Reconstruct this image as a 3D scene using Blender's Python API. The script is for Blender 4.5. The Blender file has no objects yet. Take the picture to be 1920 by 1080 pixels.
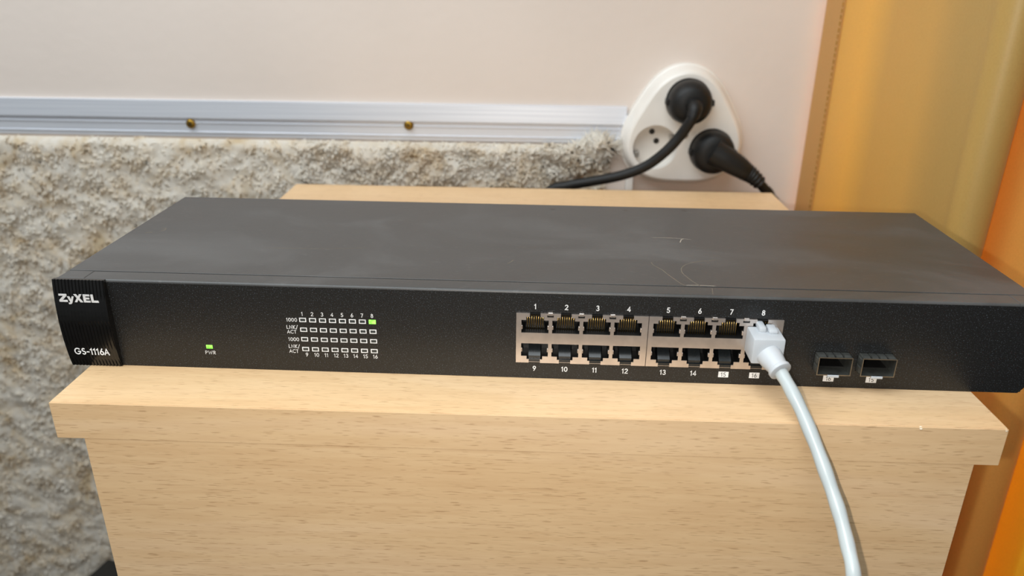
import bpy, bmesh, math, random
import numpy as np
from mathutils import Vector, Matrix
from mathutils.geometry import tessellate_polygon

random.seed(7)
rng = np.random.default_rng(7)
SC = bpy.context.scene
COL = SC.collection
MM = 0.001
FLOOR = -560.0            # millimetres below the switch's top edge; the floor is world z = 0

def W(x, y, z):           # place measured in mm from the switch's front top left corner -> world metres
    return Vector((x * MM, y * MM, (z - FLOOR) * MM))

# ------------------------------------------------------------------ camera
F_PX = 1446.54
CAM = (219.198, -315.527, 133.294)
PIT, ROL, YAW = -0.3962, -0.0096, 0.0345
def rot(a, ax): return np.array(Matrix.Rotation(a, 3, ax))
M = rot(YAW, 'Z') @ rot(PIT, 'X') @ rot(ROL, 'Y')     # columns: right, forward, up
cam = bpy.data.objects.new('camera', bpy.data.cameras.new('camera'))
COL.objects.link(cam)
m4 = Matrix.Identity(4)
for r in range(3):
    m4[r][0] = M[r, 0]; m4[r][1] = M[r, 2]; m4[r][2] = -M[r, 1]
m4.translation = W(*CAM)
cam.matrix_world = m4
cam.data.sensor_width = 36.0
cam.data.sensor_fit = 'HORIZONTAL'
cam.data.lens = F_PX / 1920 * 36
cam.data.clip_start = 0.01
cam.data.dof.use_dof = True
cam.data.dof.focus_distance = 0.375
cam.data.dof.aperture_fstop = 9.0
SC.camera = cam

# ------------------------------------------------------------------ light: room ambient, added area lights + the phone's own flash
world = bpy.data.worlds.new('room_light'); SC.world = world
world.use_nodes = True
bg = world.node_tree.nodes['Background']
bg.inputs[0].default_value = (0.93, 0.97, 1.0, 1)
bg.inputs[1].default_value = 0.17
fl = bpy.data.lights.new('phone_flash', 'POINT')
fl.energy = 3.3
fl.color = (1.0, 0.93, 0.84)
fl.shadow_soft_size = 0.003
flo = bpy.data.objects.new('phone_flash', fl); COL.objects.link(flo)
flo.location = W(CAM[0] - 13, CAM[1] + 2, CAM[2] - 11)
# broad fill light added high above the cabinet, no lamp known there
wl = bpy.data.lights.new('overhead_fill', 'AREA')
wl.shape = 'RECTANGLE'; wl.size = 1.3; wl.size_y = 0.8
wl.energy = 15.0
wl.color = (0.90, 0.97, 1.0)
wlo = bpy.data.objects.new('overhead_fill', wl); COL.objects.link(wlo)
wlo.location = W(-200, -240, 850)
wlo.rotation_euler = (W(60, 200, -20) - wlo.location).to_track_quat('-Z', 'Y').to_euler()

# unseen light added behind the curtain to make the folds glow; no window built
dl = bpy.data.lights.new('curtain_backlight', 'AREA')
dl.shape = 'RECTANGLE'; dl.size = 0.5; dl.size_y = 1.4
dl.energy = 8.5
dlo = bpy.data.objects.new('curtain_backlight', dl); COL.objects.link(dlo)
dlo.location = W(860, 378, 160)
dlo.rotation_euler = (math.radians(-90), 0, 0)

SC.view_settings.view_transform = 'Standard'
SC.view_settings.look = 'None'
SC.view_settings.gamma = 1
SC.view_settings.use_curve_mapping = False
SC.view_settings.exposure = 0.0
SC.cycles.max_bounces = 12; SC.cycles.diffuse_bounces = 8

# ------------------------------------------------------------------ materials
def srgb(r, g, b):
    f = lambda c: (c / 255 / 12.92) if c <= 10 else ((c / 255 + 0.055) / 1.055) ** 2.4
    return (f(r), f(g), f(b), 1)

class Mat:
    def __init__(s, name, color, rough=0.5, metal=0.0, spec=0.5, **kw):
        s.m = bpy.data.materials.new(name); s.m.use_nodes = True
        s.t = s.m.node_tree; s.b = s.t.nodes['Principled BSDF']
        s.b.inputs['Base Color'].default_value = color
        s.b.inputs['Roughness'].default_value = rough
        s.b.inputs['Metallic'].default_value = metal
        s.b.inputs['Specular IOR Level'].default_value = spec
        for k, v in kw.items(): s.b.inputs[k.replace('_', ' ')].default_value = v
    def n(s, typ, **kw):
        nd = s.t.nodes.new(typ)
        for k, v in kw.items(): setattr(nd, k, v)
        return nd
    def l(s, a, b): s.t.links.new(a, b)
    def coord(s, scale=(1, 1, 1)):
        tc = s.n('ShaderNodeTexCoord'); mp = s.n('ShaderNodeMapping')
        mp.inputs['Scale'].default_value = scale
        s.l(tc.outputs['Object'], mp.inputs['Vector']); return mp.outputs[0]
    def noise(s, vec, scale, detail=2, rough=0.5, dist=0.0):
        nd = s.n('ShaderNodeTexNoise'); nd.inputs['Scale'].default_value = scale
        nd.inputs['Detail'].default_value = detail; nd.inputs['Roughness'].default_value = rough
        nd.inputs['Distortion'].default_value = dist
        s.l(vec, nd.inputs['Vector']); return nd.outputs['Fac']
    def ramp(s, fac, stops):
        nd = s.n('ShaderNodeValToRGB'); cr = nd.color_ramp
        while len(cr.elements) < len(stops): cr.elements.new(0.5)
        for e, (p, c) in zip(cr.elements, stops): e.position = p; e.color = c
        s.l(fac, nd.inputs[0]); return nd.outputs[0]
    def mix(s, fac, a, b, blend='MIX'):
        nd = s.n('ShaderNodeMix', data_type='RGBA', blend_type=blend)
        for sock, v in ((nd.inputs[0], fac), (nd.inputs[6], a), (nd.inputs[7], b)):
            if hasattr(v, 'links'): s.l(v, sock)
            else: sock.default_value = v
        return nd.outputs[2]
    def color(s, out): s.l(out, s.b.inputs['Base Color']); return s
    def bump(s, h, strength=0.3, dist=0.001):
        nd = s.n('ShaderNodeBump'); nd.inputs['Strength'].default_value = strength
        nd.inputs['Distance'].default_value = dist
        s.l(h, nd.inputs['Height']); s.l(nd.outputs[0], s.b.inputs['Normal']); return s

G = lambda v: (v, v, v, 1)

def make_wood():
    s = Mat('beech_laminate', srgb(214, 176, 130), 0.42, spec=0.4)
    v = s.coord((1, 1, 1))
    broad = s.noise(s.coord((3.0, 26, 26)), 1.0, 4, 0.55, 0.6)
    base = s.ramp(broad, [(0.30, srgb(214, 178, 134)), (0.5, srgb(222, 189, 146)), (0.72, srgb(228, 197, 159))])
    fine = s.noise(s.coord((30, 420, 420)), 1.0, 3, 0.6)
    base = s.mix(s.ramp(fine, [(0.35, G(0.16)), (0.6, G(0.0))]), base, srgb(176, 128, 82))
    fleck = s.noise(s.coord((125, 2000, 2000)), 1.0, 1, 0.5)
    fk = s.ramp(fleck, [(0.295, G(0.42)), (0.38, G(0.0))])
    base = s.mix(fk, base, srgb(135, 92, 55))
    s.color(base)
    s.bump(fleck, 0.05, 0.0004)
    return s.m

def make_powder():
    s = Mat('black_powder_coat', G(0.010), 0.42, spec=0.55)
    v = s.coord()
    sp = s.noise(v, 2000, 1, 0.5)
    s.color(s.ramp(sp, [(0.60, G(0.008)), (0.74, (0.06, 0.072, 0.085, 1))]))  # pale blue-grey speckles in the colour stand in for flash glints
    s.bump(s.noise(v, 1600, 2, 0.6), 0.4, 0.0003)
    return s.m

def make_lid():
    s = Mat('dusty_black_sheet_steel', G(0.03), 0.40, spec=0.55)
    d = s.noise(s.coord((9, 16, 9)), 1.0, 4, 0.6, 0.7)
    g = s.noise(s.coord((220, 500, 220)), 1.0, 2, 0.6)
    c = s.ramp(d, [(0.38, G(0.038)), (0.52, G(0.048)), (0.66, G(0.075))])
    c = s.mix(s.ramp(g, [(0.62, G(0.0)), (0.80, G(0.25))]), c, G(0.13))
    s.color(c)
    r = s.ramp(d, [(0.3, G(0.36)), (0.7, G(0.52))]); s.l(r, s.b.inputs['Roughness'])
    s.bump(s.noise(s.coord(), 900, 2), 0.10, 0.0003)
    return s.m

def make_wall():
    s = Mat('painted_plaster', srgb(214, 208, 204), 0.8, spec=0.2)
    n = s.noise(s.coord(), 4, 4)
    s.color(s.ramp(n, [(0.3, srgb(216, 204, 195)), (0.7, srgb(224, 212, 203))]))
    s.bump(s.noise(s.coord(), 120, 3), 0.12, 0.002)
    return s.m

def make_pile(name):
    s = Mat(name, srgb(228, 222, 208), 0.9, spec=0.1)
    n = s.noise(s.coord(), 38, 3, 0.6, 0.5)
    n2 = s.noise(s.coord(), 150, 2, 0.6)
    c = s.ramp(n, [(0.30, srgb(234, 216, 184)), (0.43, srgb(249, 240, 224)), (0.58, srgb(254, 250, 242))])
    c = s.mix(s.ramp(n2, [(0.32, G(0.16)), (0.48, G(0.0))]), c, srgb(214, 198, 168))
    s.color(c)
    tr = s.n('ShaderNodeBsdfTranslucent'); s.l(c, tr.inputs[0])
    mx = s.n('ShaderNodeMixShader'); mx.inputs[0].default_value = 0.5
    s.l(s.b.outputs[0], mx.inputs[1]); s.l(tr.outputs[0], mx.inputs[2])
    s.l(mx.outputs[0], s.t.nodes['Material Output'].inputs[0])
    return s.m

def make_curtain():
    s = Mat('fold_tinted_curtain_cloth', srgb(226, 168, 62), 0.5, spec=0.6, Sheen_Weight=0.12, Sheen_Roughness=0.4, Coat_Weight=1.0, Coat_Roughness=0.42)
    s.b.inputs['Sheen Tint'].default_value = (1.0, 0.96, 0.9, 1)
    weave = s.noise(s.coord((900, 900, 700)), 1.0, 2)
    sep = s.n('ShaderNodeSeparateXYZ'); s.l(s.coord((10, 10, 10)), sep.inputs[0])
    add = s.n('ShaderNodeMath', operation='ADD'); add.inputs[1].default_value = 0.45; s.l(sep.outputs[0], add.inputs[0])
    # straw cloth; yellow and orange bands paint in light glowing through the folds
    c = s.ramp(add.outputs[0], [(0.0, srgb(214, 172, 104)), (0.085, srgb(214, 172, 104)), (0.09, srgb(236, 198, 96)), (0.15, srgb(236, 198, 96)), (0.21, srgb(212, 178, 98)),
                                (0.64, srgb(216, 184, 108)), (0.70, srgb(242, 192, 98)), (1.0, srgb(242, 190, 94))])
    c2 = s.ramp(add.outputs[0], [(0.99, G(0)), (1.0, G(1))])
    c = s.mix(c2, c, srgb(250, 212, 60))  # deep yellow painted onto the third fold to offset its shade
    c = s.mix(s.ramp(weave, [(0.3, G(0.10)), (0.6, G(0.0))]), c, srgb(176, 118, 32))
    s.color(c)
    tr = s.n('ShaderNodeBsdfTranslucent'); s.l(c, tr.inputs[0])
    mx = s.n('ShaderNodeMixShader'); mx.inputs[0].default_value = 0.42
    s.l(s.b.outputs[0], mx.inputs[1]); s.l(tr.outputs[0], mx.inputs[2])
    s.l(mx.outputs[0], s.t.nodes['Material Output'].inputs[0])
    return s.m

def make_alu():
    s = Mat('brushed_aluminium', srgb(205, 209, 216), 0.45, 0.45)
    g = s.noise(s.coord((6, 900, 900)), 1.0, 2)
    s.color(s.ramp(g, [(0.3, srgb(208, 212, 221)), (0.7, srgb(228, 231, 238))]))
    return s.m

def make_floor():
    s = Mat('dark_floor', G(0.02), 0.5)
    n = s.noise(s.coord(), 14, 4)
    s.color(s.ramp(n, [(0.3, srgb(40, 34, 28)), (0.7, srgb(62, 54, 44))]))
    return s.m

def speckled(name, color, rough, spec=0.5, metal=0.0, amt=0.1, scale=300, bump=0.05, **kw):
    s = Mat(name, color, rough, metal, spec, **kw)
    n = s.noise(s.coord(), scale, 2)
    lo = tuple(c * (1 - amt) for c in color[:3]) + (1,)
    hi = tuple(min(1, c * (1 + amt)) for c in color[:3]) + (1,)
    s.color(s.ramp(n, [(0.35, lo), (0.65, hi)]))
    if bump: s.bump(n, bump, 0.0004)
    return s.m

MT = dict(
    wood=make_wood(), powder=make_powder(), lid=make_lid(), wall=make_wall(), pile=make_pile('cream_shag_pile'),
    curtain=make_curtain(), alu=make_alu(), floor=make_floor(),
    gloss=speckled('glossy_black_plastic', G(0.006), 0.22, 0.5, bump=0.02),
    plug=speckled('black_rubber', G(0.006), 0.5, 0.35),
    dark=speckled('dark_recess_plastic', G(0.012), 0.35, 0.5),
    smoke=speckled('smoky_grey_plastic', (0.012, 0.015, 0.017, 1), 0.22, 0.5),
    shield=speckled('nickel_shield', srgb(214, 204, 197), 0.36, 0.5, 0.85, 0.06, 200),
    cage=speckled('dull_tin_cage', srgb(138, 140, 136), 0.4, 0.5, 0.9, 0.15, 300),
    rim=speckled('dull_rim', srgb(150, 142, 128), 0.4, 0.5, 0.9),
    gold=speckled('gold_contact', srgb(176, 148, 92), 0.3, 0.5, 1.0, 0.08, 300),
    white=speckled('white_print', srgb(232, 234, 236), 0.6, 0.3, bump=0),
    silver=speckled('silver_print', srgb(214, 214, 214), 0.4, 0.5, bump=0),
    ink=speckled('dark_print', srgb(60, 58, 56), 0.6, 0.3, bump=0),
    ledoff=speckled('dark_grey_lens', srgb(58, 62, 62), 0.3, 0.5, bump=0),
    cable=speckled('white_cable_jacket', srgb(182, 192, 195), 0.34, 0.45, amt=0.03, scale=60),
    boot=speckled('white_boot_plastic', srgb(184, 190, 196), 0.42, 0.4, amt=0.03, scale=60),
    socket=speckled('white_thermoplastic', srgb(226, 222, 216), 0.28, 0.5, amt=0.03, scale=40),
    brass=speckled('brass_screw', srgb(150, 118, 48), 0.4, 0.5, 0.9, 0.2, 400),
    steel=speckled('steel_screw', srgb(190, 188, 184), 0.35, 0.5, 0.9),
    scratch=speckled('scratched_paint', srgb(158, 150, 138), 0.7, 0.2),
    faint=speckled('faint_scratch', srgb(112, 104, 92), 0.7, 0.2),
    backing=speckled('woven_carpet_backing', srgb(196, 186, 166), 0.9, 0.1),
    thread=speckled('ochre_thread', srgb(172, 130, 62), 0.8, 0.1),
    blackbox=speckled('black_leatherette', G(0.012), 0.5, 0.4, bump=0.2),
    core=speckled('pale_chipboard_chip', srgb(238, 226, 206), 0.7, 0.2),
)
def make_led():
    s = Mat('lit_green_led', srgb(120, 255, 80), 0.4)
    n = s.noise(s.coord(), 500, 1)
    c = s.ramp(n, [(0.3, srgb(110, 235, 60)), (0.7, srgb(170, 255, 110))])
    s.color(c); s.l(c, s.b.inputs['Emission Color']); s.b.inputs['Emission Strength'].default_value = 0.75
    return s.m
MT['ledon'] = make_led()

# ------------------------------------------------------------------ object helpers (all mesh input in mm)
def link(name, me, parent=None):
    o = bpy.data.objects.new(name, me); COL.objects.link(o)
    if parent is not None: o.parent = parent
    return o
def mesh(name, verts, faces, mat, smooth=False, autosmooth=None):
    me = bpy.data.meshes.new(name)
    me.from_pydata([tuple(c * MM for c in v) for v in verts], [], faces)
    me.materials.append(MT[mat])
    bm = bmesh.new(); bm.from_mesh(me)
    bmesh.ops.recalc_face_normals(bm, faces=bm.faces)
    bm.to_mesh(me); bm.free()
    if smooth:
        me.polygons.foreach_set('use_smooth', [True] * len(me.polygons))
        if autosmooth is not None: me.set_sharp_from_angle(angle=math.radians(autosmooth))
    me.update()
    return me
def part(name, parent, vf, mat, smooth=False, autosmooth=None, label=None):
    o = link(name, mesh(name, vf[0], vf[1], mat, smooth, autosmooth), parent)
    if label: o['label'] = label
    return o
def tag(o, label, cat, group=None):
    o['label'] = label; o['category'] = cat
    if group: o['group'] = group
    return o
def thing(name, x, y, z, label, cat, rz=0.0):
    o = bpy.data.objects.new(name, None); COL.objects.link(o)
    o.empty_display_size = 0.02
    o.location = W(x, y, z); o.rotation_euler = (0, 0, rz)
    return tag(o, label, cat)

def join(*vfs):
    V, Fc = [], []
    for v, f in vfs:
        k = len(V); V += list(v); Fc += [tuple(i + k for i in q) for q in f]
    return V, Fc
def box(x0, x1, y0, y1, z0, z1):
    v = [(x, y, z) for z in (z0, z1) for y in (y0, y1) for x in (x0, x1)]
    return v, [(0, 2, 3, 1), (4, 5, 7, 6), (0, 1, 5, 4), (2, 6, 7, 3), (0, 4, 6, 2), (1, 3, 7, 5)]
def bbox(x0, x1, y0, y1, z0, z1, b=0.5, seg=2):       # bevelled box
    bm = bmesh.new()
    v, f = box(x0, x1, y0, y1, z0, z1)
    vs = [bm.verts.new(c) for c in v]
    for q in f: bm.faces.new([vs[i] for i in q])
    bmesh.ops.bevel(bm, geom=list(bm.edges), offset=b, segments=seg, affect='EDGES', profile=0.5)
    bm.verts.index_update()
    out = ([tuple(c.co) for c in bm.verts], [tuple(c.index for c in q.verts) for q in bm.faces])
    bm.free(); return out
def prism(poly, axis, a, b):      # polygon in the two other axes, extruded from a to b
    n = len(poly)
    def P(p, t):
        if axis == 'x': return (t, p[0], p[1])
        if axis == 'y': return (p[0], t, p[1])
        return (p[0], p[1], t)
    v = [P(p, a) for p in poly] + [P(p, b) for p in poly]
    f = [(i, (i + 1) % n, (i + 1) % n + n, i + n) for i in range(n)]
    tri = tessellate_polygon([[Vector((p[0], p[1], 0)) for p in poly]])
    f += [tuple(t) for t in tri] + [tuple(i + n for i in t) for t in tri]
    return v, f
def plate(x0, x1, z0, z1, holes, y0, y1):     # upright sheet from y0 to y1 with rectangular holes (they may touch)
    xs = sorted({x0, x1, *[h[0] for h in holes], *[h[1] for h in holes]})
    zs = sorted({z0, z1, *[h[2] for h in holes], *[h[3] for h in holes]})
    solid = {}
    for i in range(len(xs) - 1):
        for j in range(len(zs) - 1):
            cx, cz = (xs[i] + xs[i + 1]) / 2, (zs[j] + zs[j + 1]) / 2
            solid[i, j] = not any(h[0] < cx < h[1] and h[2] < cz < h[3] for h in holes)
    V, idx, Fc = [], {}, []
    def g(i, j, k):
        if (i, j, k) not in idx:
            idx[i, j, k] = len(V); V.append((xs[i], (y0, y1)[k], zs[j]))
        return idx[i, j, k]
    for (i, j), s in solid.items():
        if not s: continue
        for k in (0, 1): Fc.append((g(i, j, k), g(i + 1, j, k), g(i + 1, j + 1, k), g(i, j + 1, k)))
        for (di, dj, a, b) in ((-1, 0, (i, j), (i, j + 1)), (1, 0, (i + 1, j), (i + 1, j + 1)),
                               (0, -1, (i, j), (i + 1, j)), (0, 1, (i, j + 1), (i + 1, j + 1))):
            if not solid.get((i + di, j + dj), False):
                Fc.append((g(*a, 0), g(*b, 0), g(*b, 1), g(*a, 1)))
    return V, Fc
def smooth_path(pts, n=8):
    P = [Vector(p) for p in pts]; out = []
    for i in range(len(P) - 1):
        p0 = P[i - 1] if i else P[0] * 2 - P[1]
        p3 = P[i + 2] if i + 2 < len(P) else P[-1] * 2 - P[-2]
        p1, p2 = P[i], P[i + 1]
        for k in range(n):
            t = k / n
            out.append(0.5 * ((2 * p1) + (p2 - p0) * t + (2 * p0 - 5 * p1 + 4 * p2 - p3) * t * t + (3 * p1 - p0 - 3 * p2 + p3) * t ** 3))
    out.append(P[-1]); return out
def tube(path, radius, seg=16, caps=True, flat=1.0):
    P = [Vector(p) for p in path]; n = len(P)
    R = radius if hasattr(radius, '__len__') else [radius] * n
    V, Fc = [], []
    t = (P[1] - P[0]).normalized()
    u = t.orthogonal().normalized()
    for i in range(n):
        tt = (P[min(i + 1, n - 1)] - P[max(i - 1, 0)]).normalized()
        u = (u - tt * u.dot(tt)).normalized(); w = tt.cross(u)
        for k in range(seg):
            a = 2 * math.pi * k / seg
            V.append(tuple(P[i] + R[i] * (math.cos(a) * u + flat * math.sin(a) * w)))
    for i in range(n - 1):
        for k in range(seg):
            Fc.append((i * seg + k, i * seg + (k + 1) % seg, (i + 1) * seg + (k + 1) % seg, (i + 1) * seg + k))
    if caps:
        Fc.append(tuple(range(seg))); Fc.append(tuple((n - 1) * seg + k for k in range(seg)))
    return V, Fc
def lathe(profile, c, seg=40, axis=(0, -1, 0), caps=True):      # profile: (distance along axis, radius)
    a = Vector(axis).normalized(); c = Vector(c)
    u = a.orthogonal().normalized(); w = a.cross(u)
    V, Fc = [], []
    for d, r in profile:
        for k in range(seg):
            t = 2 * math.pi * k / seg
            V.append(tuple(c + a * d + r * (math.cos(t) * u + math.sin(t) * w)))
    n = len(profile)
    for i in range(n - 1):
        for k in range(seg):
            Fc.append((i * seg + k, i * seg + (k + 1) % seg, (i + 1) * seg + (k + 1) % seg, (i + 1) * seg + k))
    if caps:
        Fc.append(tuple(range(seg))); Fc.append(tuple((n - 1) * seg + k for k in range(seg)))
    return V, Fc
def arc_(cx, cy, rx, ry, a0, a1, n=12):
    return [(cx + rx * math.cos(math.radians(a0 + (a1 - a0) * k / n)), cy + ry * math.sin(math.radians(a0 + (a1 - a0) * k / n))) for k in range(n + 1)]
GLYPH = {        # round geometric lettering: strokes in a box of height one, and the advance
    '0': ([arc_(.3, .5, .27, .47, 0, 360, 18)], .60), '1': ([[(.0, .76), (.2, .97), (.2, 0)]], .34),
    '2': ([arc_(.28, .71, .24, .26, 165, -32) + [(.03, .03), (.56, .03)]], .56),
    '3': ([arc_(.26, .74, .20, .23, 150, -90, 9), arc_(.26, .26, .24, .25, 90, -150, 10)], .54),
    '4': ([[(.42, 0), (.42, .97), (.02, .27), (.58, .27)]], .60),
    '5': ([[(.50, .97), (.15, .97), (.09, .57)] + arc_(.26, .31, .25, .28, 120, -150, 10)], .55),
    '6': ([[(.38, 1), (.08, .44)], arc_(.28, .29, .24, .27, 0, 360, 14)], .56), '7': ([[(.02, .97), (.50, .97), (.16, 0)]], .54),
    '8': ([arc_(.27, .75, .19, .22, 0, 360, 12), arc_(.27, .27, .24, .25, 0, 360, 14)], .56),
    '9': ([arc_(.28, .70, .24, .27, 0, 360, 14), [(.48, .56), (.18, 0)]], .56),
    'A': ([[(0, 0), (.33, .97), (.66, 0)], [(.13, .33), (.53, .33)]], .68), 'C': ([arc_(.45, .5, .42, .47, 48, 312, 14)], .76),
    'T': ([[(0, .96), (.52, .96)], [(.26, .96), (.26, 0)]], .54), 'L': ([[(.06, 1), (.06, .04), (.44, .04)]], .50),
    'N': ([[(.06, 0), (.06, .97), (.62, .03), (.62, 1)]], .72), 'K': ([[(.06, 0), (.06, 1)], [(.52, 1), (.08, .5), (.56, 0)]], .58),
    '/': ([[(0, -.1), (.36, 1.08)]], .40), 'P': ([[(.06, 0), (.06, .96), (.25, .96)] + arc_(.25, .72, .2, .24, 90, -90, 8) + [(.06, .48)]], .52),
    'R': ([[(.06, 0), (.06, .96), (.25, .96)] + arc_(.25, .72, .2, .24, 90, -90, 8) + [(.06, .48)], [(.22, .48), (.48, 0)]], .54),
    'W': ([[(0, 1), (.24, .02), (.46, .82), (.68, .02), (.92, 1)]], .96), 'G': ([arc_(.45, .5, .42, .47, 45, 352, 16) + [(.87, .46), (.52, .46)]], .96),
    'S': ([arc_(.27, .73, .21, .23, 45, 250, 9) + arc_(.27, .26, .23, .24, 78, -145, 10)], .58), '-': ([[(.04, .42), (.36, .42)]], .44),
}
def text(name, parent, s, x, z, size, mat, y=-0.06, bold=0.0, width=None, label=None, gap=0.18, stroke=0.135):
    stroke += bold
    polys, cur = [], 0.0
    for ch in s:
        st_, adv = GLYPH[ch]
        for p in st_: polys.append([(a + cur, b) for a, b in p])
        cur += adv + gap
    tot = cur - gap
    kx = (width / tot) if width else size
    V, Fc = [], []
    for li, p in enumerate(polys):
        Q = [Vector((x + (a - tot / 2) * kx, z + (b - 0.5) * size)) for a, b in p]
        closed = (Q[0] - Q[-1]).length < 1e-4
        n = len(Q); k0 = len(V); hw = stroke * size / 2
        for i in range(n):
            a = (Q[i] - Q[i - 1 if i else (n - 2 if closed else 0)]); b = (Q[(i + 1) if i < n - 1 else (1 if closed else n - 1)] - Q[i])
            a = a.normalized() if a.length > 1e-6 else b.normalized(); b = b.normalized() if b.length > 1e-6 else a
            na, nb = Vector((-a.y, a.x)), Vector((-b.y, b.x))
            m_ = (na + nb); m_ = m_.normalized() if m_.length > 1e-3 else na
            m_ = m_ * min(1.8, 1 / max(0.35, m_.dot(na))) * hw
            ext = (-b if i == 0 else a) * hw * 0.6 if (not closed and i in (0, n - 1)) else Vector((0, 0))
            yy = y - 0.002 * li
            V += [(Q[i].x + m_.x + ext.x, yy, Q[i].y + m_.y + ext.y), (Q[i].x - m_.x + ext.x, yy, Q[i].y - m_.y + ext.y)]
            if i: Fc.append((k0 + 2 * i - 2, k0 + 2 * i - 1, k0 + 2 * i + 1, k0 + 2 * i))
    o = link(name, mesh(name, V, Fc, mat), parent)
    o['label'] = label or ('printed lettering ' + s)
    return o

def ray_at(u, v, Y):      # where a sight line of the measured photograph meets the upright plane y = Y
    d = M @ np.array([(u - 960) / F_PX, 1, -(v - 540) / F_PX]); t = (Y - CAM[1]) / d[1]
    return tuple(np.array(CAM) + d * t)

WALLY = 385.0
# ================================================================== the setting
def struct(name, vf, mat):
    o = link(name, mesh(name, vf[0], vf[1], mat)); o['kind'] = 'structure'
    return o
def shifted(vf): return [(x, y, z - FLOOR) for x, y, z in vf[0]], vf[1]
w = struct('wall_back', shifted(box(-1400, 1500, WALLY, WALLY + 120, FLOOR, 1500)), 'wall')
w['label'] = 'pale plastered wall behind the cabinet'
w = struct('floor', shifted(box(-1400, 1500, -1500, WALLY + 120, FLOOR - 60, FLOOR)), 'floor')
w['label'] = 'dark floor under the cabinet'

# ================================================================== beech cabinet
DX0, DX1, DY0, DY1, DTH, LX0, LX1 = 8.25, 417.93, -33.08, 331.28, 17.9, 20.26, 407.9
TOPZ = -44.0
cab = thing('cabinet', 213, 149, FLOOR, 'beech wood bedside cabinet carrying the black network switch', 'cabinet')
def cb(x0, x1, y0, y1, z0, z1, b=0.4): return bbox(x0 - 213, x1 - 213, y0 - 149, y1 - 149, z0 - FLOOR, z1 - FLOOR, b, 2)
part('tabletop', cab, cb(DX0, DX1, DY0 + 0.9, DY1, TOPZ - DTH, TOPZ, 0.12), 'wood')
part('edge_band', cab, cb(DX0, DX1, DY0, DY0 + 0.7, TOPZ - DTH, TOPZ - 0.1, 0.1), 'wood')
part('front_panel', cab, cb(LX0, LX1, DY0 + 0.2, DY0 + 18, FLOOR + 40, TOPZ - DTH - 0.05, 0.12), 'wood')
part('side_panel', cab, cb(LX0 + 0.8, LX0 + 17, DY0 + 18.2, DY1 - 6, FLOOR, TOPZ - DTH - 0.1), 'wood')
part('side_panel', cab, cb(LX1 - 17, LX1 - 0.8, DY0 + 18.2, DY1 - 6, FLOOR, TOPZ - DTH - 0.1), 'wood')
part('back_panel', cab, cb(LX0 + 17.2, LX1 - 17.2, DY1 - 12, DY1 - 8, FLOOR + 40, TOPZ - DTH - 0.1), 'wood')
part('plinth', cab, cb(LX0 + 17.2, LX1 - 17.2, DY0 + 40, DY0 + 56, FLOOR, FLOOR + 60), 'wood')
for u, v, r in ((1727, 803.5, 1.6), (1888, 806, 1.2)):
    x = ray_at(u, v, DY0)[0]
    part('edge_chip', cab, lathe([(-0.05, r * 0.5), (0.12, r * 0.45), (0.2, r * 0.2)], (x - 213, DY0 - 149 + 0.25, TOPZ - FLOOR - 0.45), 10, (0, -0.7, 0.7)), 'core', True,
         label='pale chipped spot on the edge')

# ================================================================== network switch
SWW, SWD, SWH, PHI = 441.0, 134.0, 44.0, -0.0097
sw = thing('network_switch', 220.5, 0, -44, 'black rack network switch with sixteen ports lying on the beech cabinet', 'switch', PHI)
HX = SWW / 2
# folded lid: top and sides, starting behind the front flange
SEAM = 9.6
def lidshape():
    a = bbox(-HX + 0.4, HX - 0.4, SEAM + 1.1, SWD, SWH - 1.2, SWH, 0.12, 1)
    b = box(-HX + 0.4, -HX + 1.4, 1.4, SWD, 1.2, SWH - 1.2)
    c = box(HX - 1.4, HX - 0.4, 1.4, SWD, 1.2, SWH - 1.2)
    d = box(-HX + 1.4, HX - 1.4, SWD - 1.2, SWD, 1.2, SWH - 1.2)
    # the lid's corners run on to the front left and right of the flange
    e = bbox(-HX + 0.4, -207.8, 1.4, SEAM + 0.6, SWH - 1.2, SWH, 0.4, 2)
    f = bbox(208.6, HX - 0.4, 1.4, SEAM + 0.6, SWH - 1.2, SWH, 0.4, 2)
    return join(a, b, c, d, e, f)
lid = part('lid', sw, lidshape(), 'lid')
part('base_tray', sw, box(-HX + 0.6, HX - 0.6, 1.3, SWD - 0.2, 0, 1.2), 'lid')
# front panel: sheet with port openings + folded flange on top with a soft bend
PORT_X = [-1.6, 12.3, 26.2, 40.1, 57.5, 71.4, 85.3, 99.3]
BX = ((-10.1, 49.05), (49.35, 108.6))
SFPX = ((124.9, 139.6), (144.1, 158.8))
holes = [(-10.3, 108.8, 8.5, 33.5)] + [(a - 0.3, b + 0.3, 9.0, 18.3) for a, b in SFPX]
fp = plate(-HX + 0.2, HX - 0.2, 3.0, SWH - 1.2, holes, 0.0, 1.2)
ch = prism([(-HX + 0.2, 3.0), (HX - 0.2, 3.0), (HX - 2.6, 0.1), (-HX + 0.2, 0.1)], 'y', 0.0, 1.2)
arc = [(1.2 - 1.2 * math.cos(t), SWH - 1.2 + 1.2 * math.sin(t)) for t in np.linspace(0, math.pi / 2, 6)]
bend = prism(arc + [(SEAM, SWH), (SEAM, SWH - 1.1), (1.2, SWH - 1.2)], 'x', -207.4, 208.2)
ends = join(prism(arc + [(1.35, SWH), (1.35, SWH - 1.2)], 'x', -HX + 0.2, -207.5), prism(arc + [(1.35, SWH), (1.35, SWH - 1.2)], 'x', 208.3, HX - 0.2))
part('front_panel', sw, join(fp, ch), 'powder')
part('front_flange', sw, join(bend, ends), 'lid', True, 35)
# dark bottom of the seam
part('seam_strip', sw, box(-207.6, 208.4, SEAM - 1.5, SEAM + 3, SWH - 3.2, SWH - 2.6), 'dark')

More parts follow.
